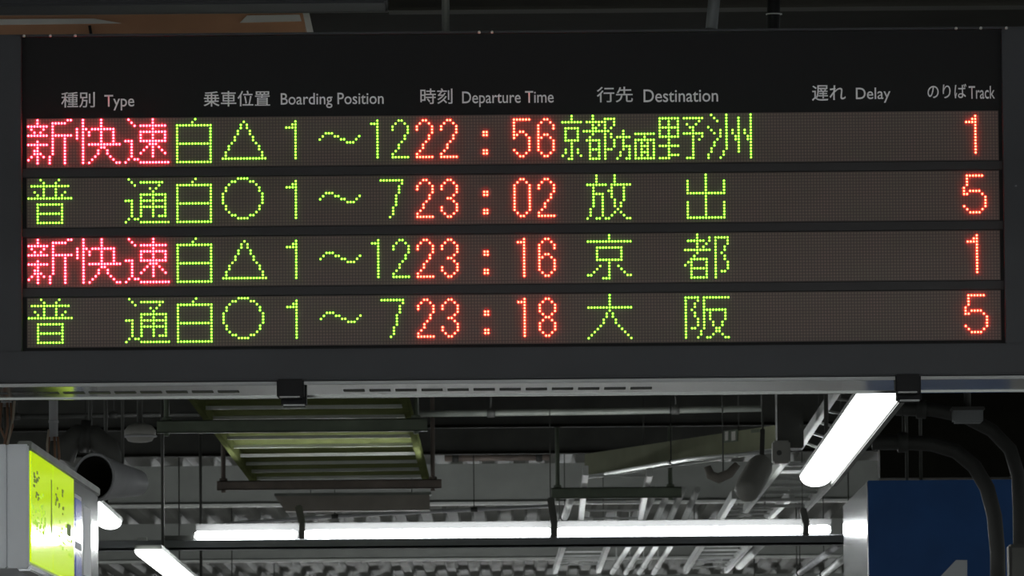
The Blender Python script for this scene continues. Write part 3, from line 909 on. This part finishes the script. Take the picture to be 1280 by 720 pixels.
def sign_pipe(px, ytop_dark, ybot, t):
    """pale hanger pipe standing on the box at fraction t of its length."""
    c = org + rot @ Vector((LEN * t, WID * 0.5, 0))
    Yc = c.y
    X = P(px, 560, Yc).x
    z0 = P(px, ybot, Yc).z
    zs = zt - 0.02
    zr = 3.25
    p = MB().tube([(X, Yc, z0), (X, Yc, zr + 0.02)], 0.0125, 16)
    rl_ = MB().span((-2.0, Yc - 0.02, zr), (X + 0.03, Yc + 0.02, zr + 0.04), 0.003)
    rl_.tube([(-1.85, Yc, zr + 0.01), (-1.85, Yc, ZC + 0.02)], 0.012, 10)
    rl_.build('hanger_rail', MT['dark'], sgn)
    p.lathe((X, Yc, P(px, ytop_dark, Yc).z), (0, 0, 1), [(0, 0.0125), (0.0005, 0.014), (0.008, 0.014), (0.0085, 0.0125)], 16)
    po = p.build('hanger_pipe', MT['wpipe'], sgn, 'pale hanger pipe')
    MB().lathe((X, Yc, zs), (0, 0, 1), [(0, 0.008), (z0 - zs + 0.004, 0.008)], 10).build('inner_rod', MT['dark'], po)
    w = MB()
    for k, (o1, o2) in enumerate(((-0.011, 0.006), (0.004, -0.004), (0.013, 0.002))):
        w.tube([(X + o1, Yc - 0.02, z0 + 0.01), (X + o1 * 1.4, Yc - 0.03, z0 - (z0 - zs) * 0.35), (X + o2, Yc - 0.025, z0 - (z0 - zs) * 0.7), (X + o1 * 0.5, Yc - 0.01, zs - 0.004)], 0.0035, 8)
    w.build('orange_wire', MT['owire'], po, 'orange brown wires')
    cw = MB()
    cw.tube([(X + 0.024, Yc - 0.03, zr), (X + 0.024, Yc - 0.03, z0 + 0.02), (X + 0.02, Yc - 0.03, z0 - (z0 - zs) * 0.2), (X + 0.004, Yc - 0.03, z0 - (z0 - zs) * 0.7), (X - 0.002, Yc - 0.02, zs - 0.004)] if t < 0.3 else
            [(X - 0.012, Yc - 0.02, z0 + 0.03), (X - 0.016, Yc - 0.03, z0 - 0.01), (X - 0.015, Yc - 0.03, z0 - (z0 - zs) * 0.6), (X - 0.01, Yc - 0.02, zs - 0.004)], 0.0032, 8)
    cw.build('beige_wire', MT['wire'], po, 'beige wire')


sign_pipe(8, 505, 509, 0.22)
sign_pipe(67, 529, 551, 0.78)

# ------------------------------------------------------------------ right: blue number sign
Ys = 30.5
xl, xr = P(1085, 660, Ys).x, P(1266, 660, Ys).x
zt4, zb4 = P(1160, 600, Ys).z, 1.75
bsn = thing('number_sign', 'blue hanging platform sign with a grey numeral 4 and a bright metal side', 'sign', ((xl + xr) / 2, Ys + 0.9, zb4))
MB().span((xl + 0.004, Ys + 0.01, zb4), (xr, Ys + 2.16, zt4), 0.004).build('case', MT['cab'], bsn)
MB().span((xl + 0.001, Ys, zb4), (xr, Ys + 0.012, zt4), 0.003).build('blue_face', MT['blue'], bsn, 'dark blue face')
MB().span((xl - 0.004, Ys + 0.004, zb4), (xl + 0.006, Ys + 2.2, zt4 - 0.005), 0.002).build('side_panel', MT['alu'], bsn, 'bright metal side panel')
four = [(1195, 700), (1209, 700), (1209, 762), (1220, 762), (1220, 775), (1209, 775), (1209, 800), (1192, 800), (1192, 775), (1136, 775), (1136, 762)]
hole = [(1192, 762), (1192, 721), (1154, 762)]
nm = MB()
# numeral built of three overlapping strokes
for si, poly in enumerate(([(1192, 703), (1195, 700), (1209, 700), (1209, 800), (1192, 800)], [(1136, 762), (1195, 700), (1199, 717), (1157, 762)], [(1136, 762), (1221, 762), (1221, 776), (1136, 776)])):
    nm.prism([P(x_, y_, Ys - 0.003 - 0.0006 * si) for x_, y_ in poly], (0, 0.004, 0))
nm.build('numeral', MT['numeral'], bsn, 'pale grey numeral 4')
for rx, ry in ((xl + 0.25, Ys + 0.4), (xl + 0.25, Ys + 1.5)):
    MB().tube([(rx, ry, zt4 - 0.02), (rx, ry, ZC + 0.02)], 0.007, 8).build('hanger_rod', MT['dark'], bsn)

# curved conduits in front of it
pipe('curved_pipe', 'dark grey pipe curving down in front of the right edge of the blue number sign', 'pipe',
     [P(1090, 553, 28.0), P(1130, 553, 28.0), P(1165, 555, 28.0), P(1195, 564, 28.0), P(1218, 583, 28.0), P(1234, 610, 28.0), P(1243, 645, 28.0), P(1247, 690, 28.0), P(1248, 760, 28.0)], 0.03, MT['pipe'], (0.12,))
pipe('curved_pipe', 'outer dark pipe arching down at the far right edge', 'pipe',
     [P(1120, 511, 28.4), P(1165, 512, 28.4), P(1205, 520, 28.4), P(1240, 538, 28.4), P(1263, 562, 28.4), P(1273, 595, 28.4), P(1275, 650, 28.4), P(1275, 760, 28.4)], 0.028, MT['pipe'], (0.1,))
jb = thing('junction_box', 'small beige junction box under the right end of the departure board', 'junction box', P(1210, 518, 24.0))
q0, q1 = P(1192, 528, 24.0), P(1229, 508, 24.0)
MB().span((q0.x, 24, q0.z), (q1.x, 24.1, q1.z), 0.006).build('body', MT['trough'], jb)
MB().span((q0.x - 0.006, 23.995, q1.z - 0.012), (q1.x + 0.006, 24.105, q1.z), 0.003).build('lid', MT['pipe'], jb)
MB().tube([((q0.x + q1.x) / 2, 24.05, q1.z - 0.005), ((q0.x + q1.x) / 2, 24.05, ZC + 0.02)], 0.012, 10).build('hanger_rod', MT['dark'], jb)
cb = thing('switch_box', 'small grey switch box low at the far right edge beside the pipes', 'switch box', P(1272, 700, 24.3))
q0, q1 = P(1262, 740, 24.3), P(1292, 680, 24.3)
MB().span((q0.x, 24.3, q0.z), (q1.x, 24.42, q1.z), 0.006).build('body', MT['pipe'], cb)
MB().span((q0.x + 0.01, 24.292, q0.z + 0.01), (q1.x - 0.01, 24.302, q1.z - 0.012), 0.002).build('cover', MT['dark'], cb)

# ------------------------------------------------------------------ left: round duct mouth, ceiling speaker
rd = thing('duct_mouth', 'round grey open duct mouth behind the yellow and grey sign box', 'duct', P(122, 600, 27))
c = P(117, 597, 27.0)
ax = Vector((0.5, 0.86, -0.03)).normalized()
MB().lathe(c, ax, [(0.31, 0.03), (0.3, 0.05), (0.14, 0.07), (0.03, 0.088), (0.004, 0.094), (0.0, 0.092), (0.002, 0.084), (0.01, 0.08), (0.011, 0.076)], 36, False).build('mouth', MT['wpipe'], rd)
MB().lathe(c, ax, [(0.0, 0.081), (0.03, 0.066), (0.12, 0.04), (0.16, 0.01)], 36, False).build('dark_opening', MT['soffit'], rd, 'dark opening')  # near-black lining paints in the shade inside the mouth
q = c + ax * 0.2
MB().tube([(q.x, q.y, q.z), (q.x, q.y, ZC + 0.02)], 0.006, 8).build('hanger_rod', MT['dark'], rd)
sp2 = thing('dome_speaker', 'small grey dome speaker hanging left of the dark green strut channel', 'speaker', P(174, 545, 30))
c = P(175, 538, 30.0)
MB().lathe((c.x, c.y, c.z + 0.03), (0, 0, -1), [(0, 0.02), (0.01, 0.05), (0.03, 0.066), (0.05, 0.066), (0.075, 0.05), (0.08, 0.03), (0.082, 0.002)], 24).build('dome', MT['cream'], sp2)
MB().lathe((c.x, c.y, c.z - 0.02), (0, 0, -1), [(0, 0.06), (0.002, 0.071), (0.008, 0.071), (0.01, 0.06)], 24).build('rim', MT['wpipe'], sp2)
MB().tube([(c.x, c.y, c.z + 0.025), (c.x, c.y, ZC + 0.02)], 0.012, 8).build('stem', MT['dark'], sp2)
pipe('dark_duct', 'thick dark hose arching behind the sign box hanger pipes', 'duct',
     [P(78, 575, 29), P(84, 556, 29), P(98, 545, 29), P(116, 546, 29), P(134, 560, 29), P(141, 585, 29)], 0.05, MT['dark'], (0.5,))
